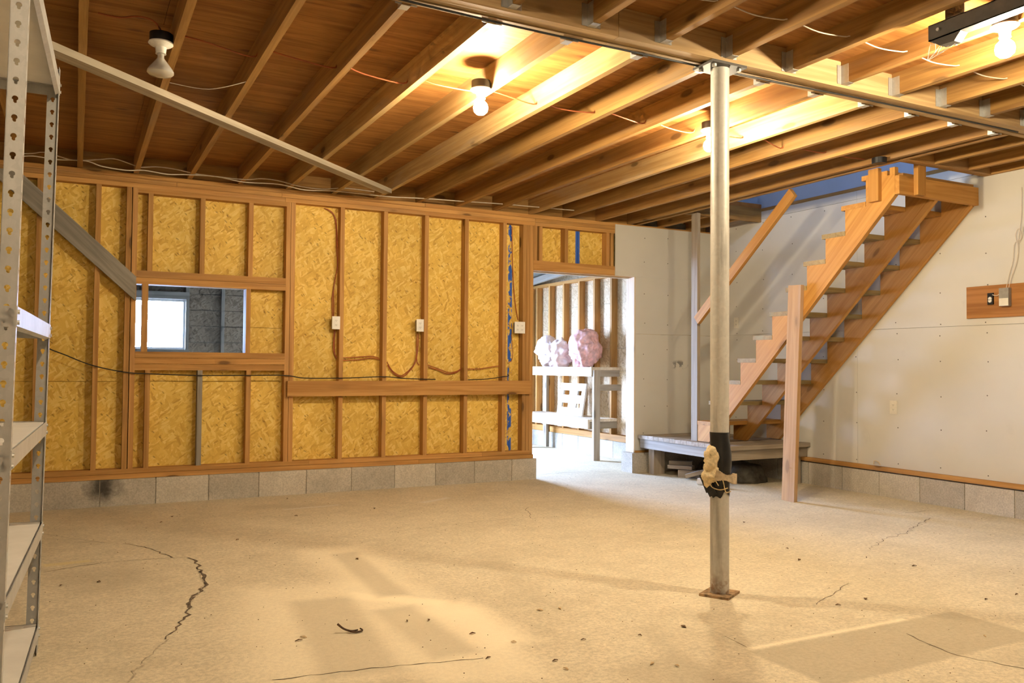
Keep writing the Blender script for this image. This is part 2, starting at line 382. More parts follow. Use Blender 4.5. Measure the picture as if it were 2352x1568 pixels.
# ---- far wall: OSB sheathing behind studs
wf = struct(MB().box(XL, 3.08, .104, .125, .2, 1.22).box(XL, -.60, .104, .125, 1.22, ZC).box(-.6, .28, .104, .125, 1.785, ZC)
            .box(.28, 3.08, .104, .125, 1.22, ZC).box(3.08, 4.34, .104, .125, 2.11, ZC).box(4.34, XR+.1, .104, .125, .2, ZC).box(XL, XR+.1, .1045, .125, ZC, ZC+.02).build('wall_far', 'osb'))
def osbp(x0, x1, z0, z1): MB().box(x0+.0015, x1-.0015, .089, .102, z0+.0015, z1-.0015).build('osb_panel', 'osb', wf)
for a, b in ((XL, -1.85), (-1.85, -.63), (-.63, .62)): osbp(a, b, .24, .985)
for a, b in ((XL, -1.85), (-1.85, -.63)): osbp(a, b, .985, 2.64)
osbp(-.63, .62, .985, 1.15); osbp(-.63, .62, 1.79, 2.64); osbp(.28, .62, 1.15, 1.45); osbp(.28, .62, 1.45, 1.79)
for a, b in ((.62, 1.924), (1.924, 2.86), (2.86, 3.08)): osbp(a, b, .24, 2.64)
for a, b in ((3.08, 3.66), (3.66, 4.33)): osbp(a, b, 2.12, 2.64)
T = .038
def stud(x, z0, z1, mat='stud_pine', y0=0., y1=.089, name='stud', wdt=T): return board(name, x, x+wdt, y0, y1, z0, z1, mat, wf, 2)
ZB, ZT = .287, 2.557
for x in (-2.12, -1.71, -1.303, -.895, -.673, -.628, .604, .645, 1.088, 1.497, 1.905, 2.322, 2.737, 2.963, 3.003, 3.043): stud(x, ZB, ZT)
for x in (-.512, -.109, .284):
    stud(x, 1.886, ZT-T, name='cripple_stud'); stud(x, ZB, 1.078, 'grey_wood' if x == -.109 else 'stud_pine', name='cripple_stud')
stud(-.545, 1.228, 1.778, name='window_stud', wdt=.045); stud(.272, 1.228, 1.778, name='window_stud')
board('header_plate', -.59, .604, 0, .089, ZT-T, ZT, 'plate_pine', wf)
board('window_header', -.59, .604, -.002, .089, 1.832, 1.886, 'plate_pine', wf); board('window_header', -.59, .604, 0, .089, 1.778, 1.83, 'plate_pine', wf)
for i, (a, b) in enumerate(((1.179, 1.228), (1.129, 1.177), (1.078, 1.127))): board('window_sill', -.59, .604, -.004*(i == 0), .089, a, b, 'plate_pine', wf)
# sheathing edge reveals of the window opening
board('opening_trim', -.59, .28, .089, .13, 1.778, 1.79, 'pale_wood', wf); board('opening_trim', .272, .284, .089, .13, 1.228, 1.778, 'pale_wood', wf)
board('bottom_plate', XL, .83, -.004, .089, .249, ZB, 'plate_pine', wf); board('bottom_plate', .832, 2.52, -.004, .089, .249, ZB, 'plate_pine', wf); board('bottom_plate', 2.522, 3.08, -.004, .089, .249, ZB, 'plate_pine', wf)
board('bottom_plate', XL, 1.86, -.012, .12, .209, .247, 'plate_pine', wf); board('bottom_plate', 1.862, 3.085, -.012, .12, .209, .247, 'plate_pine', wf)
for x0, x1, z in ((XL, .59, ZT), (.592, 3.10, ZT), (3.102, 4.075, ZT), (4.077, XR, ZT), (XL, -.3, ZT+T), (-.298, .56, ZT+T), (.562, 3.1, ZT+T), (3.102, XR, ZT+T), (XL, 1.9, ZT+2*T), (1.902, XR, ZT+2*T)):
    board('top_plate', x0, x1, -.002*(z > 2.6), .089, z+.0008, z+T-.0008, 'plate_pine', wf)
# doorway
board('door_header', 3.082, 4.37, -.002, .089, 2.105, 2.205, 'plate_pine', wf)
for x in (3.085, 3.147, 3.452, 3.968, 4.02): stud(x, 2.205, ZT, name='cripple_stud')
for x in (4.335, 4.374, 4.75, 5.15): stud(x, .249, ZT if x > 4.4 else 2.105)
for x in (4.4, 4.75, 5.15): stud(x+.04, 2.205, ZT, name='cripple_stud')
board('door_jamb', 4.318, 4.334, -.014, .13, .215, 2.104, 'pale_wood', wf); board('door_jamb', 3.082, 4.333, .089, .13, 2.093, 2.104, 'pale_wood', wf)
board('ledger_board', .625, 3.045, -.038, -.003, .853, .988, 'plate_pine', wf)
board('bottom_plate', 4.335, XR, -.004, .089, .21, .247, 'plate_pine', wf)
# drywall to the right of the doorway
for x0, x1, z0, z1 in ((4.336, XR-.001, .235, 1.4875), (4.336, XR-.001, 1.4895, 2.105), (4.073, XR-.001, 2.1055, 2.655)):
    MB().box(x0, x1, -.014, -.001, z0, z1).build('drywall_sheet', 'drywall', wf)
def blocks(parent, fixed, ax, a, b, first, z1, depth, sgn):
    """a course of 16 inch concrete blocks with recessed joints"""
    e = [a]; x = first
    while x < b-.06:
        if x > a+.06: e.append(x)
        x += .4064
    e.append(b)
    for u, v in zip(e[:-1], e[1:]):
        u += .004; v -= .004
        if ax == 0: board('block', u, v, fixed, fixed+depth, 0, z1, 'block', parent, 0)
        else: board('block', fixed, fixed+depth, u, v, 0, z1, 'block', parent, 1)
    m = MB()
    if ax == 0: m.box(a+.01, b-.01, fixed+.006, fixed+depth-.006, 0, z1-.004)
    else: m.box(fixed+.006, fixed+depth-.006, a+.01, b-.01, 0, z1-.004)
    m.build('mortar', 'mortar', parent)
fx = at(1000, 1090, 1, -.035).x
blocks(wf, -.035, 0, XL, 3.115, fx-.4064*12, .208, .195, 1)
blocks(wf, -.05, 0, 4.27, XR, 4.6, .21, .2, 1)
_b = MB().prism([(-.597, 1.637), (-.594, 1.83), (-1.43, 2.597), (-1.645, 2.597)], 1, -.041, -.003).build('brace_board', 'grey_wood')
_R = Matrix.Translation((-1.1, -.022, 2.15)) @ Matrix(((.738, 0, .675), (0, 1, 0), (-.675, 0, .738))).to_4x4(); _b.data.transform(_R.inverted()); _b.matrix_world = _R; attach(_b, wf)

# ---- right wall
wr = struct(MB().box(XR+.012, XR+.1, YN, .1, .2, ZC).build('wall_right', 'mortar'))
yv = [YN, -9.34, -6.9, -4.46, -2.02, -.015]
for i in range(5):
    MB().box(XR, XR+.012, yv[i]+.001, yv[i+1]-.001, .245, 1.487).build('drywall_sheet', 'drywall', wr)
    MB().box(XR, XR+.012, yv[i]+.001, yv[i+1]-.001, 1.4895, 2.703).build('drywall_sheet', 'drywall', wr)
    MB().box(XR, XR+.012, yv[i]+.001, yv[i+1]-.001, 2.7055, ZC-.03).build('drywall_sheet', 'drywall', wr)
by = at(2217, 1130, 0, XR-.005).y
blocks(wr, XR-.012, 1, YN, -.05, by-.4064*20, .212, .2, 1)
board('sill_plate', XR-.03, XR+.06, -5.2, -.3, .226, .264, 'plate_pine', wr); board('sill_plate', XR-.03, XR+.06, YN, -5.203, .224, .262, 'plate_pine', wr)
board('floor_edge', XR-.006, XR+.012, -3.25, -.8, 2.785, 2.815, 'joist_pine', wr)
m = MB()
for yy in (-.42, -.82, -1.22, -1.63, -2.0, -2.44, -2.85, -3.26, -3.66, -4.07, -4.44):
    for zz in (.32, .62, .93, 1.22, 1.44, 1.53, 1.78, 2.08, 2.38, 2.66):
        c_ = Vector((XR-.0015, yy+random.uniform(-.012, .012), zz+random.uniform(-.03, .03)))
        m.lathe([(.0055, 0), (.0055, .004)], c_, 6, 0)
for xx in (4.45, 4.77, 5.17):
    for zz in (.4, .7, 1.0, 1.3, 1.6, 1.9, 2.25, 2.55):
        m.lathe([(.005, 0), (.005, .004)], (xx+random.uniform(-.01, .01), -.0175, zz+random.uniform(-.03, .03)), 6, 1)
m.sm = False; m.build('screw_heads', 'screw_dark', wr)['kind'] = 'stuff'

# ---- unseen walls of the basement
wl = struct(MB().box(XL-.15, XL, YN, .13, 0, ZC).build('wall_left', 'block'))
wn = struct(MB().box(XL-.15, XR+.1, YN-.15, YN, 0, ZC).build('wall_near', 'block'))

# ---- ceiling: plywood on joists, with the stair opening
SX0, SY0, SY1 = 4.39, -3.25, -.80
ce = struct(MB().box(XL-.15, SX0, YN-.15, .2, ZC+.012, ZC+.045).box(SX0, XR+.1, YN-.15, SY0, ZC+.012, ZC+.045).box(SX0, XR+.1, SY1, .2, ZC+.012, ZC+.045).build('ceiling', 'plywood'))
def sheet(x0, x1, y0, y1):
    if x1-x0 > .01 and y1-y0 > .01: MB().box(x0+.001, x1-.001, y0+.001, y1-.001, ZC, ZC+.012).build('plywood_sheet', 'plywood', ce)
row = 0; y = YN
while y < .1:
    y2 = min(y+1.22, .1); x = XL-(row % 2)*1.22
    while x < XR:
        x2 = min(x+2.44, XR); xa = max(x, XL)
        if x2 > SX0 and y2 > SY0 and y < SY1:
            sheet(xa, min(x2, SX0), y, y2)
            sheet(max(xa, SX0), x2, y, min(y2, SY0)) if y < SY0 else None
            sheet(max(xa, SX0), x2, max(y, SY1), y2) if y2 > SY1 else None
        else: sheet(xa, x2, y, y2)
        x += 2.44
    y += 1.22; row += 1
def hanger(x, y, z0, sgn, par):
    h = MB().box(x-.021, x-.0195, y, y+sgn*.05, z0-.002, z0+.1).box(x+.0195, x+.021, y, y+sgn*.05, z0-.002, z0+.1).box(x-.021, x+.021, y, y+sgn*.05, z0-.0035, z0-.0015)
    h.box(x-.05, x-.0195, y, y+sgn*.0018, z0-.002, z0+.1).box(x+.0195, x+.05, y, y+sgn*.0018, z0-.002, z0+.1)
    h.build('joist_hanger', 'galvanised', par)
B0, B1 = -4.066, -4.21
for k in range(-8, 11):
    x = .205+.4064*k
    j = board('joist', x-.019, x+.019, B0+.002, .09, ZJ, ZC, 'joist_pale' if k in (1, 2, 3, 7) else 'joist_pine', ce)
    hanger(x, B0, ZJ, 1, j)
board('joist', SX0-.04, SX0-.002, SY0-.82, .09, ZJ, ZC, 'joist_pine', ce)
board('stair_header', SX0, XR, SY0-.04, SY0-.002, ZJ, ZC, 'joist_pine', ce); board('stair_header', SX0, XR, SY0-.08, SY0-.042, ZJ, ZC, 'joist_pine', ce)
board('stair_header', SX0, XR, SY1+.002, SY1+.04, ZJ, ZC, 'joist_pine', ce)
for x in (4.69, 5.09):
    board('joist', x-.019, x+.019, B0+.002, SY0-.082, ZJ, ZC, 'joist_pine', ce); board('joist', x-.019, x+.019, SY1+.042, .09, ZJ, ZC, 'joist_pine', ce)
board('joist', XR-.04, XR-.003, B0+.002, SY0-.082, ZJ, ZC, 'joist_pine', ce)
for k in range(-9, 12):
    x = .635+.4105*k
    j = board('joist', x-.019, x+.019, YN, B1-.002, ZJ+.018, ZC, 'joist_pine', ce); hanger(x, B1, ZJ+.018, -1, j)
for k in range(-8, 10): # blocking over the far wall
    x = .205+.4064*k
    board('blocking', x+.019, x+.3874, .03, .068, ZJ, ZC, 'joist_pine', ce)

# ---- built-up beam and its steel post
bm_ = thing('support_beam', 'built-up timber beam running under the ceiling joists', 'beam', (1.87, -4.14, 2.675))
for i in range(3):
    y = B1+.002+i*.0485
    for x0, x1 in (((XL, 1.2), (1.202, XR)) if i != 1 else ((XL, 2.6), (2.602, XR))):
        board('beam_ply', x0, x1, y, y+.042, 2.676-.003*(i == 0)+.005*(i == 1), ZC-.001, 'beam_wood', bm_)
pts = [(x, -4.125+.03*math.sin(x*1.1+.3), 2.669-.003*abs(math.sin(x*2.2))) for x in [XL+.1+.15*i for i in range(50)]]
tag(MB().tube(pts, .005).build('beam_cable', 'cable_black'), 'black cable stapled along the underside of the timber beam', 'cable')
pc = Vector((1.871, -4.14, 0))
po = thing('steel_post', 'galvanised round steel post on a rusty base plate, holding the beam', 'post', pc)
MB().lathe([(.0467, .012), (.0467, 2.655)], pc, 40).build('pipe', 'post_steel', po)
o = MB().box(-.085, .085, -.075, .075, 0, .012).build('base_plate', 'rust_plate'); o.matrix_world = Matrix.Translation(pc) @ Matrix.Rotation(.5, 4, 'Z'); attach(o, po)
cp = MB().box(pc.x-.11, pc.x+.11, pc.y-.078, pc.y+.078, 2.655, 2.668).build('cap_plate', 'dark_steel', po)
for sx in (-.08, .08):
    for sy in (-.05, .05): MB().lathe([(.012, 0), (.012, .014)], (pc.x+sx, pc.y+sy, 2.642), 6).build('bolt', 'galvanised', cp)
# black tape band, with ragged lower hem
m = MB(); n = 40
for r0, zb, zt_ in ((.0495, .50, .812),):
    for i in range(n+1):
        a = 2*math.pi*i/n; bul = .010*max(0, math.sin(a*1.5+.8))
        for j in range(9):
            t = j/8; z = zb+(1-t)*(.014*math.sin(a*3)+.01*math.sin(a*7+1))+(zt_-zb)*t; rr = r0+.002*math.sin(9*t+a*4)+bul*math.sin(math.pi*t)**2*1.6
            m.v.append((pc.x+rr*math.cos(a), pc.y+rr*math.sin(a), z))
    for i in range(n):
        for j in range(8): b = i*9+j; m.f.append((b, b+9, b+10, b+1))
m.sm = True; tag(m.build('tape_wrap', 'black_tape', None, pc), 'black tape wrapped around the lower half of the steel post', 'tape')
def blob(name, c, rad, mat, parent=None, amp=.3, fr=9, sub=3, flat=None):
    bm = bmesh.new(); bmesh.ops.create_icosphere(bm, subdivisions=sub, radius=1)
    for v in bm.verts:
        p = Vector((v.co.x*rad[0], v.co.y*rad[1], v.co.z*rad[2]))
        q = p*fr+Vector(c)*3; k = 1+amp*(noise.noise(q)+.5*noise.noise(q*2.3)+.3*noise.noise(q*5.1))
        v.co = p*k
        if flat is not None: v.co.z = max(v.co.z, flat)
    me = bpy.data.meshes.new(name); bm.to_mesh(me); bm.free(); me.materials.append(MATS[mat])
    me.polygons.foreach_set('use_smooth', [True]*len(me.polygons))
    o = bpy.data.objects.new(name, me); COL.objects.link(o); o.location = c; return attach(o, parent)
rd = Vector((-.66, -.75, 0)); sd = Vector((.75, -.66, 0))
c_ = pc+rd*.040-sd*.042; fp = thing('foam_padding', 'torn yellow foam padding tied round the taped steel post', 'padding', c_+Vector((0, 0, .62)))
blob('foam', c_+Vector((0, 0, .668)), (.040, .038, .066), 'foam', fp, .45, 24); blob('foam', c_+Vector((-.012, 0, .605)), (.040, .038, .045), 'foam', fp, .7, 30)
a0 = pc+rd*.06+Vector((0, 0, .60)); pts = [pc+rd*.058-sd*.03+Vector((0, 0, .605)), pc+rd*.066+Vector((0, 0, .598)), pc+rd*.054+sd*.045+Vector((0, 0, .588)), pc+sd*.078+rd*.01+Vector((0, 0, .582)), pc+sd*.066-rd*.03+Vector((0, 0, .59))]
m = MB(); P = spline(pts, 5)
for i in range(len(P)-1): m.bar(P[i], P[i+1]+(P[i+1]-P[i])*.15, .012, .040+.012*math.sin(i*.6))
m.build('cloth_strip', 'cloth_strip', fp)
for pts in ([(.01, .60), (.02, .56), (.03, .52), (.055, .525)], [(-.045, .585), (-.04, .545), (0, .53), (.04, .54)], [(-.03, .6), (-.02, .575), (-.005, .55)]):
    MB().tube(spline([pc+rd*.056+sd*a+Vector((0, 0, z)) for a, z in pts]), .0028).build('loose_thread', 'foam', fp)
MB().bar(pc-sd*.085+rd*.03+Vector((0, 0, .60)), pc-sd*.05+rd*.045+Vector((0, 0, .515)), .012, .03).bar(pc-sd*.06+rd*.045+Vector((0, 0, .56)), pc-sd*.03+rd*.05+Vector((0, 0, .50)), .008, .04).build('tape_flap', 'black_tape', fp)

# ---- flat diagonal 2x4 under the joists
o = bar('ceiling_brace', (-1.72, -3.36, ZJ-.02), (1.375, -.43, ZJ-.02), .089, .038, 'brace_wood'); tag(o, 'long flat diagonal board nailed under the ceiling joists at left', 'board')

# ------------------------------------------------------------------ staircase
XS = 4.44
def nose(k): return -1.472-.199*(k-4)
def ztr(k): return .405+.2035*k
st = thing('staircase', 'steep open-tread wooden staircase climbing along the drywall', 'staircase', (4.9, -1.4, .405))
def stringer(x0, x1):
    pl = [(-3.165, 2.447), (-3.165, ztr(11)-T)]
    for k in range(11, 0, -1):
        yb = nose(k)-.04
        pl += [(yb, ztr(k)-T), (yb, ztr(k-1)-T if k > 1 else .41)]
    ylow = -3.165+(2.447-.41)/.977
    pl += [(ylow, .41)]
    c0 = Vector(((x0+x1)/2, -2.0, 1.5))
    m = MB().prism(pl, 0, x0, x1)
    ang = math.atan2(1, -1)  # grain along the slope
    o = m.build('stringer', 'stair_pine'); R = Matrix.Translation(c0) @ Matrix(((0, 1, 0), (-.7071, 0, .7071), (.7071, 0, .7071))).to_4x4()
    o.data.transform(R.inverted()); o.matrix_world = R
    return attach(o, st)
for x in (XS, 4.90, 5.345): stringer(x, x+.04)
for k in range(1, 12):
    board('tread', XS, XR-.002, nose(k)-.235, nose(k), ztr(k)-T+.0005, ztr(k), 'tread_wood' if k in (2, 3, 4, 5, 6, 7, 8, 9) else 'stair_pine', st, 0)
board('top_header', XS, XR-.005, -3.205, -3.167, 2.45, 2.592, 'stair_pine', st)
board('top_header_cap', XS+.05, XR-.06, -3.20, -3.10, 2.594, 2.612, 'joist_pine', st)
board('hanger_post', 4.60, 4.69, -3.245, -3.207, 2.452, ZC-.002, 'stair_pine', st, 2)
board('hanger_post', XS-.04, XS-.002, -3.05, -2.96, 2.42, ZJ-.002, 'stair_pine', st, 2); board('hanger_post', XS+.002, XS+.04, -3.166, -3.12, 2.45, 2.66, 'stair_pine', st, 2)
bar('newel_post', (XS-.03, -2.135, 0), (XS-.022, -2.21, 1.84), .14, .038, 'newel_wood', st, up=(1, 0, 0))
board('rail_post', XS-.002, XS+.036, -.905, -.816, .407, ZJ-.002, 'platform_wood', st, 2)
bar('handrail', (XS-.022, -2.18, ZJ-.03), (XS-.022, -.93, 1.595), .038, .089, 'stair_pine', st)
board('first_riser', XS+.04, XS+.44, -.885, -.865, .407, .57, 'stair_pine', st)

# ---- landing
pf = thing('landing_platform', 'low wooden landing platform at the foot of the staircase', 'platform', (4.87, -.75, 0))
yy = -.03
while yy > -1.40:
    wd = .0885; board('deck_board', 4.36, XR-.005, yy-wd, yy-.003, .366, .404+random.uniform(-.002, .002), 'platform_wood', pf, 0); yy -= wd+.001
board('rim_board', 4.375, 4.413, -1.425, -.05, .268, .365, 'grey_wood', pf)
board('rim_board', 4.415, XR-.005, -1.425, -1.387, .268, .365, 'platform_wood', pf)
board('rim_board', 4.415, XR-.005, -.09, -.052, .268, .365, 'grey_wood', pf)
board('leg', 4.42, 4.56, -.235, -.145, 0, .365, 'platform_wood', pf, 2)
board('leg', 5.25, 5.34, -1.38, -1.29, 0, .266, 'platform_wood', pf, 2)
def scrap(name, label, cat, a, b, w, h, mat, grp='scraps under the landing'):
    o = bar(name, a, b, w, h, mat); tag(o, label, cat, grp); return o
scrap('wood_scrap', 'pale wood offcut on top of the scrap heap under the landing', 'offcut', (4.55, -.33, .135), (4.72, -.50, .135), .09, .038, 'platform_wood')
scrap('wood_scrap', 'pale wood offcut lower in the scrap heap under the landing', 'offcut', (4.52, -.36, .097), (4.66, -.58, .097), .09, .036, 'platform_wood')
scrap('wood_scrap', 'slanting wood block leaning in the scrap heap under the landing', 'offcut', (4.50, -.66, .03), (4.66, -.83, .105), .075, .038, 'platform_wood')
scrap('wood_scrap', 'short wood block beneath the slanting offcut under the landing', 'offcut', (4.57, -.48, .0375), (4.71, -.72, .0375), .12, .075, 'platform_wood')
scrap('wood_scrap', 'small squared wood block at the edge of the landing shadow', 'offcut', (4.41, -.96, .025), (4.53, -1.05, .025), .05, .05, 'pale_wood')
for i, (x, y) in enumerate(((4.375, -1.08), (4.36, -1.2))):
    d = Vector((.06, -.1, 0))
    tag(MB().tube([Vector((x, y, .033))-d*.5, Vector((x, y, .033))+d*.5], .033, 16).build('plastic_pipe', 'pvc_white', None, (x, y, 0)), ('white plastic pipe offcut beside the small wood block', 'white plastic pipe offcut hidden partly behind the steel post')[i], 'pipe')
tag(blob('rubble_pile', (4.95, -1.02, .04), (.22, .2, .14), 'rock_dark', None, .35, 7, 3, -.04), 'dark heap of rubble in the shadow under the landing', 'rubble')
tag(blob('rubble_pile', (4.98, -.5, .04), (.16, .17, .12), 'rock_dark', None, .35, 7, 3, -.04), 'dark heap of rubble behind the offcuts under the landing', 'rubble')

# ------------------------------------------------------------------ lamps
def lamp(x, y, zb, label, lit, name='ceiling_lamp', box_only=False):
    t = thing(name, label, 'lamp', (x, y, zb+.20), None if box_only else 'keyless ceiling lamps')
    z = zb+.105
    MB().lathe([(.046, z+.045), (.052, z+.043), (.052, z+.002), (.05, z)], (x, y, 0), 28).build('junction_box', 'black_plastic', t)
    if box_only: return t
    MB().lathe([(.056, z), (.058, z-.006), (.05, z-.013), (.026, z-.024), (.023, z-.05), (.025, z-.055), (.012, z-.055)], (x, y, 0), 28).build('lampholder', 'porcelain', t)
    if lit:
        MB().lathe([(.013, z-.056), (.017, z-.064), (.036, z-.085), (.041, z-.105), (.037, z-.126), (.022, z-.141), (.002, z-.146)], (x, y, 0), 20).build('bulb', 'bulb_lit', t)
    else:
        MB().lathe([(.015, z-.056), (.0155, z-.075), (.02, z-.082), (.055, z-.128), (.061, z-.14), (.061, z-.148), (.052, z-.156), (.02, z-.162), (.002, z-.163)], (x, y, 0), 28).build('bulb', 'bulb_glass', t)
    return t
p2 = at(1095, 246, 2, 2.56); p3 = at(1624, 333, 2, 2.56); p4 = at(2296, 108, 2, 2.56); p1 = at(374, 158, 2, 2.555); p5 = at(2020, 372, 2, 2.68)
lamp(.943, p2.y, 2.56, 'lit bare bulb hanging between the joists left of the steel post', True)
lamp(2.571, p3.y, 2.56, 'lit bare bulb just behind the top of the steel post', True)
lamp(2.615, p4.y, 2.56, 'lit bare bulb beside the dark hanging rail at upper right', True)
lamp(-.668, -7.0, 2.575, 'lit bare bulb on the near joists above and behind the viewer', True)
lamp(-.680, p1.y, 2.575, 'unlit floodlight bulb in a white holder under the joists at upper left', False)
lamp(4.197, -3.225, 2.535, 'black round junction box without a bulb above the stair top', False, 'junction_box', True)

# ------------------------------------------------------------------ hanging rail at upper right
hr = thing('hanging_rail', 'dark steel channel rail hung from the near joists at upper right', 'rail', (2.42, -5.1, 2.6))
m = MB(); x0, x1 = 2.335, 2.395
m.box(x0, x0+.004, -6.4, -4.98, 2.598, 2.668).box(x0, x1, -6.4, -4.98, 2.664, 2.668).box(x0, x1, -6.4, -4.98, 2.598, 2.602).build('channel', 'dark_steel', hr)
m = MB(); m.box(2.395, 2.401, -5.11, -5.02, 2.59, ZC-.001).box(2.401, 2.47, -5.026, -5.02, 2.59, ZC-.001).build('hanger_angle', 'dark_steel', hr)
MB().prism([(-5.13, 2.597), (-4.99, 2.597), (-5.03, 2.565), (-5.10, 2.562)], 0, 2.34, 2.39).build('gusset', 'dark_steel', hr)
MB().lathe([(.008, 0), (.008, .008)], (x0-.008, -5.03, 2.635), 6, 0).build('bolt', 'galvanised', hr)
m = MB()
wb = [Vector((2.345, -4.985, 2.597)), Vector((2.39, -5.0, 2.575)), Vector((2.37, -5.09, 2.562)), Vector((2.35, -4.965, 2.52))]
for i in range(26):
    a, b = random.sample(wb, 2); t1, t2 = random.random(), random.random()
    m.tube([a.lerp(b, t1*.3), (a+b)/2+Vector((random.uniform(-.01, .01),)*3), wb[3].lerp(b, t2)], .0009, 3)
o = m.build('cobweb', 'web_white'); tag(o, 'pale cobweb hanging off the end of the dark steel rail', 'cobweb')

# ------------------------------------------------------------------ shelving rack
RK = Vector((-1.15, -4.23, 0))
rk = thing('shelving_rack', 'galvanised boltless steel shelving rack with white shelves at far left', 'rack', RK)
H = 2.31; FW = .042
def keyhole_strip(w, h, n, cx):
    """flat strip (x 0..w, z 0..h) pierced by n keyholes, returned as verts/faces in x,z"""
    vs_, fs = [], []; p = h/n
    for i in range(n):
        z0 = i*p; cz = z0+p*.55; N = 20; inn = []; out = []
        angs = sorted([math.atan2(sz-cz, sx-cx) for sx in (0, w) for sz in (z0, z0+p)]+[2*math.pi*k/16-math.pi+.05 for k in range(16)])
        for a in angs:
            c, s_ = math.cos(a), math.sin(a)
            r = .0075 if s_ > -.5 else min(.0125, .0042/max(abs(c), .3))
            inn.append((cx+r*c, cz+r*s_))
            t = min([(w-cx)/c if c > 1e-6 else 1e9, (0-cx)/c if c < -1e-6 else 1e9, (z0+p-cz)/s_ if s_ > 1e-6 else 1e9, (z0-cz)/s_ if s_ < -1e-6 else 1e9])
            out.append((cx+t*c, cz+t*s_))
        b = len(vs_); M_ = len(angs); vs_ += inn+out
        fs += [(b+k, b+(k+1) % M_, b+M_+(k+1) % M_, b+M_+k) for k in range(M_)]
    return vs_, fs
KV, KF = keyhole_strip(FW, H, 46, .022)
def upright(cx, cy, sx, sy):
    m = MB()
    for th in (0, .0022): m.add([(cx-sx*x, cy-sy*th, z) for x, z in KV], KF)
    for th in (0, .0022): m.add([(cx-sx*th, cy-sy*x, z) for x, z in KV], KF)
    m.box(cx-.0012, cx+.0012, cy-.0012, cy+.0012, 0, H)
    m.box(min(cx-sx*FW, cx-sx*(FW-.002)), max(cx-sx*FW, cx-sx*(FW-.002)), min(cy, cy-sy*.004), max(cy, cy-sy*.004), 0, H)
    return m.build('upright', 'rack_steel', rk)
RX0, RX1, RY0, RY1 = -1.62, -1.150, -4.85, -3.615
for cx, sx in ((RX0, -1), (RX1, 1)):
    for cy, sy in ((RY0, -1), (RY1, 1)): upright(cx, cy, sx, sy)
for zt_ in (.115, .512, .905, 1.285, 2.255):
    sh = thing('x', '', '') if False else None
    for x, sg in ((RX0, 1), (RX1, -1)):
        prof = [(0, 0), (0, -.052), (.014*sg, -.060), (.014*sg, -.057), (.0025*sg, -.050), (.0025*sg, -.026), (.02*sg, -.018), (.02*sg, -.0155), (.0025*sg, -.012), (.0025*sg, 0)]
        b_ = MB().prism([(x+.003*(-sg)+a, zt_+z) for a, z in prof], 1, RY0+.004, RY1-.004).build('shelf_beam', 'rack_steel', rk)
        for yq in (RY0+.02, RY1-.02):
            for zq in (-.014, -.042): MB().lathe([(.006, 0), (.006, .005)], (x-sg*.003-(.005 if sg > 0 else 0), yq, zt_+zq), 8, 0).build('rivet', 'galvanised', b_)
    for y, sg in ((RY0, 1), (RY1, -1)):
        MB().box(RX0+.004, RX1-.004, min(y, y+sg*.0025), max(y, y+sg*.0025), zt_-.055, zt_).box(RX0+.004, RX1-.004, min(y, y+sg*.02), max(y, y+sg*.02), zt_-.018, zt_-.0155).build('shelf_beam', 'rack_steel', rk)
    MB().box(RX0+.006, RX1-.006, RY0+.006, RY1-.006, zt_-.015, zt_-.001).build('shelf_board', 'shelf_white', rk)
rk.rotation_euler = (0, .014, -.040)

# ------------------------------------------------------------------ outlets and wiring on the far wall
def outlet(c, nrm, label, gang=1, mat='white_plastic', box=True):
    """duplex receptacle; nrm is 'y' (far wall) or 'x' (right wall)"""
    c = Vector(c); t = thing('wall_outlet', label, 'outlet', c)
    w, h = (.036 if gang == 1 else .058), .058
    def B(u0, u1, d0, d1, z0, z1, nm, mt, pr):
        if nrm == 'y': o = MB().box(c.x+u0, c.x+u1, c.y-d1, c.y-d0, c.z+z0, c.z+z1)
        else: o = MB().box(c.x-d1, c.x-d0, c.y+u0, c.y+u1, c.z+z0, c.z+z1)
        return o.build(nm, mt, pr)
    if box: B(-w*.8, w*.8, -.05, 0, -.05, .05, 'outlet_box', 'grey_box', t)
    pl = B(-w, w, 0, .006, -h, h, 'cover_plate', mat, t)
    for g in ([0] if gang == 1 else [-.024, .024]):
        for z in (-.02, .02):
            r = B(g-.015, g+.015, .006, .0085, z-.013, z+.013, 'receptacle', mat, t)
            for u in (-.006, .006): B(g+u-.0012, g+u+.0012, .0085, .0088, z-.003, z+.006, 'slot', 'slot_dark', r)
            B(g-.002, g+.002, .0085, .0088, z-.010, z-.006, 'slot', 'slot_dark', r)
    return t
c1 = at(772, 741, 1, -.01); c2 = at(965, 747, 1, -.01); c3 = at(1194, 752, 1, -.01)
outlet((c1.x, -.006, c1.z), 'y', 'white wall outlet nearest the window opening, on the left stud')
outlet((c2.x, -.006, c2.z), 'y', 'white wall outlet on the middle stud above the looped brown wires')
outlet((c3.x, -.006, c3.z), 'y', 'wide double white wall outlet beside the blue paint strip', 2)
c4 = at(2053, 935, 0, XR); outlet((XR-.001, c4.y, c4.z), 'x', 'ivory wall outlet low on the right drywall', 1, 'ivory_plastic', False)
c5 = at(1692, 741, 0, XR); outlet((XR-.001, c5.y, c5.z), 'x', 'ivory wall outlet behind the steel post beside the stair shadow', 1, 'ivory_plastic', False)
def cable(name, pix, y, r, mat, label, grp=None, k=6):
    o = MB().tube(spline([at(px, py, 1, y) for px, py in pix], k), r, 6).build(name, mat)
    return tag(o, label, 'cable', grp)
cable('brown_cable', [(745, 478), (765, 490), (772, 520), (773, 570), (775, 610), (768, 650), (763, 690), (764, 730)], .075, .0045, 'cable_copper', 'brown cable dropping from the top plate to the leftmost outlet')
cable('brown_cable', [(752, 480), (770, 500), (775, 550), (777, 600), (770, 640), (766, 670), (767, 700), (766, 735)], .072, .0045, 'cable_copper', 'second brown cable running beside the first to the leftmost outlet')
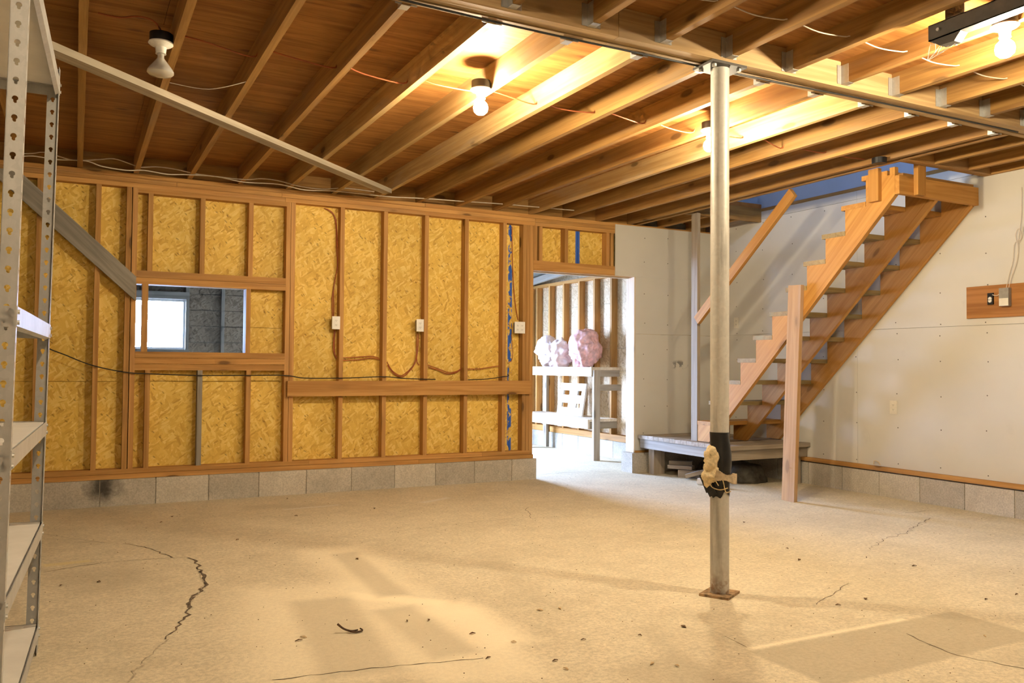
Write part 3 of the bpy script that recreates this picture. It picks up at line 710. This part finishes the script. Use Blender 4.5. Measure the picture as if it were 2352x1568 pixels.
cable('brown_cable', [(768, 758), (766, 790), (768, 812), (777, 820), (800, 821), (850, 818), (870, 822)], .06, .0045, 'cable_copper', 'brown cable from the leftmost outlet across the first bay')
cable('brown_cable', [(770, 758), (768, 785), (770, 815), (780, 826), (820, 826), (855, 822), (872, 826)], .064, .0045, 'cable_copper', 'second brown cable across the bay right of the leftmost outlet')
cable('brown_cable', [(889, 831), (900, 850), (918, 862), (930, 858), (950, 838), (957, 810), (958, 765)], .06, .0045, 'cable_copper', 'looped brown cable hanging below the middle outlet')
cable('brown_cable', [(890, 838), (903, 856), (922, 865), (938, 855), (954, 832), (960, 800), (961, 765)], .066, .0045, 'cable_copper', 'outer strand of the brown loop below the middle outlet')
cable('brown_cable', [(958, 765), (957, 800), (958, 830), (963, 838)], .07, .0045, 'cable_copper', 'short brown cable hanging straight under the middle outlet')
cable('brown_cable', [(982, 838), (1005, 846), (1030, 855), (1050, 852), (1061, 844)], .06, .0045, 'cable_copper', 'sagging brown cable in the bay right of the middle outlet')
cable('brown_cable', [(984, 843), (1008, 850), (1025, 858), (1045, 856), (1059, 848)], .066, .0045, 'cable_copper', 'lower strand of the sagging brown cable right of the middle outlet')
cable('brown_cable', [(1074, 847), (1100, 847), (1125, 843), (1146, 840)], .06, .0045, 'cable_copper', 'nearly level brown cable in the last full bay before the doorway')
cable('brown_cable', [(1176, 520), (1177, 600), (1180, 660), (1184, 700), (1190, 735)], .075, .0045, 'cable_copper', 'brown cable running down beside the blue paint strip')
cable('brown_cable', [(1174, 768), (1178, 800), (1176, 825), (1168, 833)], .07, .003, 'cable_copper', 'thin brown cable curling under the double outlet')
cable('black_cable', [(98, 785), (112, 800), (150, 815), (200, 835), (250, 848), (300, 856), (340, 858), (450, 862), (560, 862), (655, 862), (700, 868), (790, 868), (880, 865), (930, 869), (1000, 871)], -.02, .0045, 'cable_black', 'long black cable strung across the studs from the rack to the ledger board')
cable('black_cable', [(1075, 872), (1120, 870), (1155, 865), (1168, 863), (1166, 859)], -.008, .0045, 'cable_black', 'black cable end lying on the right end of the ledger board')
cable('white_cable', [(40, 353), (75, 352), (105, 350), (160, 366), (195, 368), (230, 366), (265, 365), (315, 382), (330, 384), (360, 383), (400, 388), (440, 397), (470, 402), (560, 412), (600, 410), (640, 415), (690, 428), (740, 434), (790, 432), (860, 440)], -.22, .0045, 'cable_white', 'upper white cable threaded through the joists above the far wall')
cable('white_cable', [(40, 360), (75, 358), (130, 366), (195, 369), (235, 382), (290, 391), (330, 391), (385, 400), (430, 401), (500, 406), (560, 418), (640, 423), (700, 436), (760, 438), (830, 445), (900, 452), (980, 456), (1060, 462), (1150, 468), (1240, 476), (1330, 484)], -.20, .0045, 'cable_white', 'lower white cable threaded through the joists above the far wall')
# romex through the joists, stapled to their sides
pts = []
for k in range(-2, 10):
    x = .205+.4064*k
    pts += [Vector((x, -3.05, 2.745)), Vector((x+.13, -3.06+random.uniform(-.03, .03), 2.715+random.uniform(-.01, .01))), Vector((x+.36, -3.04+random.uniform(-.05, .02), 2.708+random.uniform(-.012, .01)))]
tag(MB().tube(spline(pts, 5), .004).build('brown_cable', 'cable_copper'), 'brown lamp cable threaded through the far joists between the bulbs', 'cable')
pts = []
for k in range(1, 12):
    x = .635+.4105*k
    pts += [Vector((x, -4.62, 2.735)), Vector((x+.2, -4.60, 2.725)), Vector((x+.36, -4.61, 2.73))]
tag(MB().tube(spline(pts, 5), .003).build('white_cable', 'cable_white'), 'white cable threaded through the near joists right of the steel post', 'cable')
for (px, py, qx, qy) in ((390, 190, 572, 186),):
    a = at(px, py, 2, 2.66); b = at(qx, qy, 2, 2.68); mid = (a+b)/2+Vector((0, 0, -.04))
    tag(MB().tube(spline([a, mid, b]), .0022, 5).build('pull_string', 'cable_white'), 'thin pale string drooping between joists beside the unlit floodlight', 'string')
a = at(345, 80, 2, 2.78); pts = [at(225, 30, 2, 2.76), at(275, 40, 2, 2.76), at(320, 38, 2, 2.76), at(355, 50, 2, 2.75), at(374, 78, 2, 2.73)]
tag(MB().tube(spline(pts), .004).build('brown_cable', 'cable_copper'), 'brown cable curving over to the unlit floodlight box', 'cable')

# ------------------------------------------------------------------ panel with small devices on the right wall
a = at(2222, 660, 0, XR); b = at(2222, 732, 0, XR)
wp = thing('wall_panel', 'reddish plywood panel carrying two small electric devices', 'panel', (XR, a.y-.25, 1.54))
board('backing', XR-.013, XR-.001, a.y-.50, a.y, b.z, a.z, 'panel_ply', wp, 1)
q = at(2277, 686, 0, XR-.013)
d1 = MB().box(XR-.03, XR-.0135, q.y-.022, q.y+.022, q.z-.045, q.z+.045).build('bell_button', 'black_plastic', wp)
MB().lathe([(.012, 0), (.015, .006)], (XR-.037, q.y, q.z), 16, 0).build('button', 'white_plastic', d1)
MB().lathe([(.012, 0), (.015, .006)], (XR-.037, q.y, q.z-.017), 16, 0).build('button', 'white_plastic', d1)
q2 = at(2312, 682, 0, XR-.013)
d2 = MB().box(XR-.05, XR-.0135, q2.y-.038, q2.y+.038, q2.z-.07, q2.z+.07).build('transformer_box', 'grey_box', wp)
MB().box(XR-.052, XR-.05, q2.y-.036, q2.y+.036, q2.z-.068, q2.z-.01).build('cover', 'ivory_plastic', d2)
MB().tube(spline([Vector((XR-.03, q.y-.02, q.z+.03)), Vector((XR-.035, q.y-.06, q.z+.02)), Vector((XR-.04, q.y-.1, q.z+.05)), Vector((XR-.04, q2.y, q2.z+.07))]), .003).build('wire', 'cable_white', d2)
pts = [at(px, py, 0, XR-.012) for px, py in ((2316, 668), (2322, 640), (2335, 600), (2338, 565), (2332, 540), (2340, 525), (2346, 545), (2338, 555), (2345, 500), (2346, 430))]
tag(MB().tube(spline(pts), .003).build('wire_tangle', 'cable_white'), 'tangled pale wire rising up the right wall from the plywood panel', 'wire')
pts = [at(px, py, 0, XR-.012) for px, py in ((2310, 668), (2318, 630), (2326, 600), (2330, 560), (2345, 548), (2349, 520))]
tag(MB().tube(spline(pts), .003).build('wire_tangle', 'cable_white'), 'shorter pale wire rising beside the tangle above the plywood panel', 'wire')
pts = [at(px, py, 0, XR-.02) for px, py in ((2007, 1066), (2008, 1058), (2017, 1060), (2022, 1068))]
tag(MB().tube(spline(pts), .004).build('twine_scrap', 'chip_pale'), 'bent scrap of twine standing on the right wall sill plate', 'twine')

# ------------------------------------------------------------------ annex behind the doorway and window opening
AY = 3.6
ab = struct(MB().box(-3, 2.3, AY+.1, AY+.16, .0, 1.30).box(-3, -.72, AY+.1, AY+.16, 1.30, 3).box(.18, 2.3, AY+.1, AY+.16, 1.30, 3).box(-.72, .18, AY+.1, AY+.16, 1.92, 3).box(3.4, 5.2, AY+.1, AY+.16, 0, 3).box(2.3, 3.4, AY+.1, AY+.16, 2.1, 3).build('wall_annex_back', 'mortar'))
z = .2; 
while z < 2.6:
    for x0, x1 in ((-3, -.72), (.18, 2.3)):
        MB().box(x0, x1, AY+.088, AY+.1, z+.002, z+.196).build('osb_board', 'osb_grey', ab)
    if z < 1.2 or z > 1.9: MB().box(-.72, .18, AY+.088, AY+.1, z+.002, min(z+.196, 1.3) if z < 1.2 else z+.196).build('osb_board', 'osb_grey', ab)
    z += .2
for x in (-1.6, -1.2, -.76, .18, .60, 1.0, 1.4, 1.8, 2.24): board('stud', x, x+T, AY, AY+.088, .25, 2.3, 'grey_wood', ab, 2)
board('top_plate', -3, 2.3, AY, AY+.088, 2.3, 2.34, 'grey_wood', ab); board('window_header', -.76, .22, AY-.01, AY+.088, 1.92, 2.01, 'grey_wood', ab)
board('window_sill', -.76, .22, AY-.03, AY+.088, 1.26, 1.30, 'grey_wood', ab)
wd = struct(bpy.data.objects.new('window_1', None)); COL.objects.link(wd)
for x0, x1, z0, z1 in ((-.72, -.695, 1.30, 1.92), (.155, .18, 1.30, 1.92), (-.695, .155, 1.30, 1.33), (-.695, .155, 1.893, 1.92)):
    board('window_frame', x0, x1, AY+.06, AY+.11, z0, z1, 'white_plastic', wd)
MB().box(-.695, .155, AY+.083, AY+.087, 1.33, 1.893).build('window_pane', 'window_glass', wd)
af = struct(MB().box(-3, 3.05, .13, .14, 0, 1.2).box(-3, -.62, .13, .14, 1.2, 2.6).box(-.62, .3, .13, .14, 1.8, 2.6).box(.3, 3.05, .13, .14, 1.2, 2.6).box(3.05, 4.36, .132, .14, 2.13, 2.6).box(4.36, 5.03, .132, .14, 0, 2.6).build('annex_bounce_shield', 'roof_dark'))  # unseen dark sheet added to cut light bouncing onto the annex back wall
ar = struct(MB().box(5.045, 5.12, .13, AY+.1, .2, 2.9).build('wall_annex_right', 'mortar'))
z = .22
while z < 2.5:
    MB().box(5.032, 5.044, .13, AY+.1, z+.0015, z+.285).build('osb_board', 'osb_annex', ar); z += .2865
for y in (.52, .93, 1.33, 1.72, 2.09, 2.49, 2.88, 3.24, 3.45): board('stud', 4.943, 5.031, y, y+T, .29, 2.27, 'stud_pine', ar, 2)
board('top_plate', 4.943, 5.031, .13, AY, 2.27, 2.308, 'plate_pine', ar); board('bottom_plate', 4.935, 5.04, .13, AY, .21, .288, 'plate_pine', ar)
blocks(ar, 4.925, 1, .2, AY, .45, .208, .19, 1)
al = struct(MB().box(-3.1, -3, .13, AY+.16, 0, 3).build('wall_annex_left', 'roof_dark'))
arf = struct(MB().prism([(.05, 2.62), (AY+.25, 2.33), (AY+.25, 2.40), (.05, 2.75)], 0, -3.1, 5.2).build('ceiling_annex', 'roof_dark'))
for x in (-.7, .1, .9, 1.7, 2.5, 3.3, 4.1, 4.75):
    bar('rafter', (x, .14, 2.545), (x, AY+.1, 2.28), .038, .09, 'grey_wood', arf)
# workbench along the annex right wall
wbn = thing('workbench', 'rough two-tier wooden workbench seen through the doorway', 'workbench', (4.72, 2.0, 0))
for i in range(4): board('top_board', 4.528+i*.1, 4.626+i*.1, 1.13, 2.95, 1.09, 1.125, 'pale_wood', wbn, 1)
board('apron', 4.515, 4.527, 1.13, 2.95, 1.012, 1.125, 'pale_wood', wbn); board('apron', 4.53, 4.93, 1.135, 1.173, 1.01, 1.088, 'platform_wood', wbn)
for i in range(4): board('shelf_board', 4.528+i*.1, 4.626+i*.1, 1.18, 2.95, .46, .494, 'pale_wood', wbn, 1)
board('shelf_apron', 4.50, 4.527, 1.18, 2.95, .375, .49, 'pale_wood', wbn); board('shelf_apron', 4.53, 4.93, 1.185, 1.21, .375, .458, 'platform_wood', wbn)
for y in (1.175, 2.86):
    board('leg', 4.528, 4.566, y, y+.089, 0, 1.088, 'platform_wood', wbn, 2) if y > 2 else board('leg', 4.53, 4.62, 1.092, 1.13, 0, 1.088, 'platform_wood', wbn, 2)
board('end_rail', 4.62, 4.93, 1.10, 1.13, .84, .915, 'platform_wood', wbn)
board('back_leg', 4.885, 4.923, 2.86, 2.95, .0, 1.088, 'platform_wood', wbn, 2)
# slatted white panel leaning on the lower shelf
lp = thing('lattice_panel', 'white wooden panel with four openings leaning on the lower bench shelf', 'panel', (4.68, 1.93, .494))
def lp_b(y0, y1, z0, z1):
    o = MB().box(-.012, .012, y0, y1, z0, z1).build('slat', 'shelf_white')
    o.matrix_world = Matrix.Translation((4.70, 0, .496)) @ Matrix.Rotation(.17, 4, 'Y'); return attach(o, lp)
for y0, y1 in ((1.62, 1.70), (1.80, 1.925), (1.928, 1.99), (2.15, 2.24)): lp_b(y0, y1, 0, .42)
for z0, z1 in ((.0, .10), (.16, .265), (.325, .42)):
    lp_b(1.70, 1.80, z0, z1); lp_b(1.99, 2.15, z0, z1)
tag(blob('insulation_batt', (4.72, 2.42, 1.31), (.17, .33, .2), 'insulation_overexposed', None, .42, 5, 5, -.185), 'overexposed pale bundle of fibreglass insulation on the workbench', 'insulation', 'insulation bundles')
tag(blob('insulation_batt', (4.75, 1.68, 1.34), (.15, .24, .26), 'insulation_pink', None, .42, 5, 5, -.215), 'taller pink bundle of fibreglass insulation nearer the doorway jamb', 'insulation', 'insulation bundles')
tag(bar('timber_offcut', (4.62, 1.4, .335), (4.70, 2.5, .33), .10, .05, 'pale_wood'), 'pale timber length lying on the sill under the bench shelf', 'timber') if False else None

# ------------------------------------------------------------------ stairwell and upstairs room
uw = struct(MB().box(XR, XR+.1, -6, 1.2, ZC+.0, 5.2).build('wall_upstairs_right', 'upper_paint'))
m = MB(); X0 = 2.3
m.box(X0-.1, X0, -6, -4.45, ZC+.045, 5.2).box(X0-.1, X0, -3.95, 1.2, ZC+.045, 5.2).box(X0-.1, X0, -4.45, -3.95, ZC+.045, 3.75).box(X0-.1, X0, -4.45, -3.95, 4.25, 5.2)
struct(m.build('wall_upstairs_left', 'upper_paint'))
struct(MB().box(X0-.1, XR+.1, 1.2, 1.3, ZC+.045, 5.2).build('wall_upstairs_far', 'upper_paint')); struct(MB().box(X0-.1, XR+.1, -6.1, -6, ZC+.045, 5.2).build('wall_upstairs_near', 'upper_paint'))
struct(MB().box(X0-.1, XR+.1, -6.1, 1.3, 5.2, 5.3).build('ceiling_upstairs', 'upper_paint'))

# ------------------------------------------------------------------ floor: cracks, twig, litter
def crack(pix, w0, w1, mat='crack_dark', jag=.012):
    P = [at(px, py, 2, 0) for px, py in pix]; pts = []
    for a, b in zip(P[:-1], P[1:]):
        n = max(2, int((b-a).length/.035))
        for i in range(n): 
            t = i/n; q = a.lerp(b, t); d = (b-a).normalized(); s_ = Vector((-d.y, d.x, 0)); pts.append((q+s_*random.uniform(-jag, jag), s_))
    pts.append((P[-1], pts[-1][1])); m = MB(); n = len(pts)
    for i, (q, s_) in enumerate(pts):
        w = (w0+(w1-w0)*i/n)*random.uniform(.3, 1.1)*.8
        m.v += [tuple(q+s_*w/2+Vector((0, 0, .0012))), tuple(q-s_*w/2+Vector((0, 0, .0012)))]
    m.f = [(2*i, 2*i+1, 2*i+3, 2*i+2) for i in range(n-1)]
    return m.build('crack', mat, floor)
crack([(285, 1248), (330, 1256), (365, 1268), (395, 1280)], .006, .018)
crack([(100, 1314), (180, 1300), (250, 1291), (340, 1284), (430, 1279)], .006, .005, jag=.006)
crack([(436, 1280), (455, 1300), (473, 1330), (470, 1348), (440, 1372), (436, 1395)], .024, .03, jag=.014)
crack([(437, 1395), (430, 1412), (405, 1440), (380, 1468)], .024, .012, jag=.014)
crack([(450, 1300), (470, 1338), (466, 1350), (436, 1385)], .008, .012, 'crack_fill'); crack([(380, 1468), (340, 1510), (310, 1540), (295, 1566)], .012, .016, 'crack_fill')
crack([(625, 1562), (760, 1545), (900, 1530), (1010, 1520), (1110, 1511)], .008, .006, jag=.006)
crack([(100, 1226), (160, 1236), (240, 1246)], .005, .004, jag=.006)
crack([(1215, 1165), (1208, 1172), (1218, 1180), (1216, 1187), (1232, 1193)], .008, .006); crack([(900, 1222), (1050, 1203), (1160, 1192), (1216, 1187)], .003, .005, jag=.01)
crack([(2140, 1190), (2110, 1205), (2080, 1225), (2030, 1238), (2000, 1262)], .010, .006, jag=.02)
crack([(1950, 1340), (1910, 1365), (1875, 1388)], .005, .007, jag=.01)
crack([(2080, 1455), (2120, 1475), (2200, 1505), (2352, 1535)], .006, .005, jag=.01); crack([(1665, 1460), (1715, 1486)], .004, .004, jag=.003)
crack([(1240, 1090), (1300, 1085), (1400, 1083)], .012, .006, jag=.01); crack([(2080, 1178), (2125, 1173)], .01, .006)
tw = thing('twig', 'small forked brown twig lying on the concrete floor', 'twig', at(803, 1450, 2, 0))
q = at(806, 1452, 2, 0)
MB().tube(spline([q+Vector((-.05, .03, .034)), q+Vector((-.028, .012, .016)), q+Vector((0, 0, .007)), q+Vector((.03, -.004, .008))]), .005, 7, .6).build('stem', 'twig_bark', tw)
MB().tube(spline([q+Vector((-.012, .0, .01)), q+Vector((.012, -.022, .006)), q+Vector((.045, -.016, .007)), q+Vector((.04, .0, .012))]), .0045, 7, .7).build('side_shoot', 'twig_bark', tw)
LIT = [(227, 1337, 1), (140, 1345, 1), (686, 1472, 1), (697, 1464, 0), (985, 1425, 1), (935, 1427, 1), (820, 1284, 1), (1085, 1456, 1), (1240, 1402, 0), (1286, 1398, 0), (1180, 1475, 0), (1340, 1470, 1), (1121, 1512, 1), (1275, 1518, 1), (1300, 1537, 0), (1555, 1530, 0), (1470, 1460, 1), (1498, 1525, 0), (1808, 1260, 1), (1836, 1286, 1), (1988, 1376, 1), (2265, 1377, 1), (2335, 1366, 1), (2262, 1462, 0), (1709, 1200, 1), (860, 1168, 1), (660, 1146, 1), (545, 1240, 1), (1990, 1281, 1), (2100, 1300, 1), (1925, 1390, 1), (370, 1200, 1), (395, 1187, 1), (680, 1185, 1), (1570, 1440, 1)]
for i, (px, py, dk) in enumerate(LIT):
    c_ = at(px, py, 2, 0); L = random.uniform(.018, .036); wv = random.uniform(.003, .009); a = random.uniform(0, 6.28)
    m = MB(); d = Vector((math.cos(a), math.sin(a), 0)); sd_ = Vector((-d.y, d.x, 0))
    P = [c_-d*L/2+Vector((0, 0, .001)), c_+sd_*wv+Vector((0, 0, .006)), c_+d*L/2+Vector((0, 0, .002)), c_-sd_*wv+Vector((0, 0, .005))]
    m.add([*P, *[v+Vector((0, 0, .003)) for v in P]], [(3, 2, 1, 0), (4, 5, 6, 7), (0, 1, 5, 4), (1, 2, 6, 5), (2, 3, 7, 6), (3, 0, 4, 7)])
    o = m.build('leaf_scrap' if dk else 'wood_chip', 'leaf_brown' if dk else 'chip_pale', None, c_)
    tag(o, 'tiny dark leaf scrap lying on the concrete floor' if dk else 'tiny pale wood chip lying on the concrete floor', 'litter', 'dark leaf scraps on the floor' if dk else 'pale wood chips on the floor')
m = MB()
for i in range(900):
    x, y = random.uniform(-1.2, 5.2), random.uniform(-5.6, -.05); r = random.uniform(.0015, .004)
    if 4.3 < x and y > -1.5: continue
    m.add([(x+r, y, 0), (x-r*.5, y+r, 0), (x-r*.6, y-r*.8, 0), (x, y, r*.9)], [(0, 1, 3), (1, 2, 3), (2, 0, 3)])
o = m.build('floor_grit', 'leaf_brown'); o['kind'] = 'stuff'; tag(o, 'fine dark grit strewn over the concrete floor', 'grit')
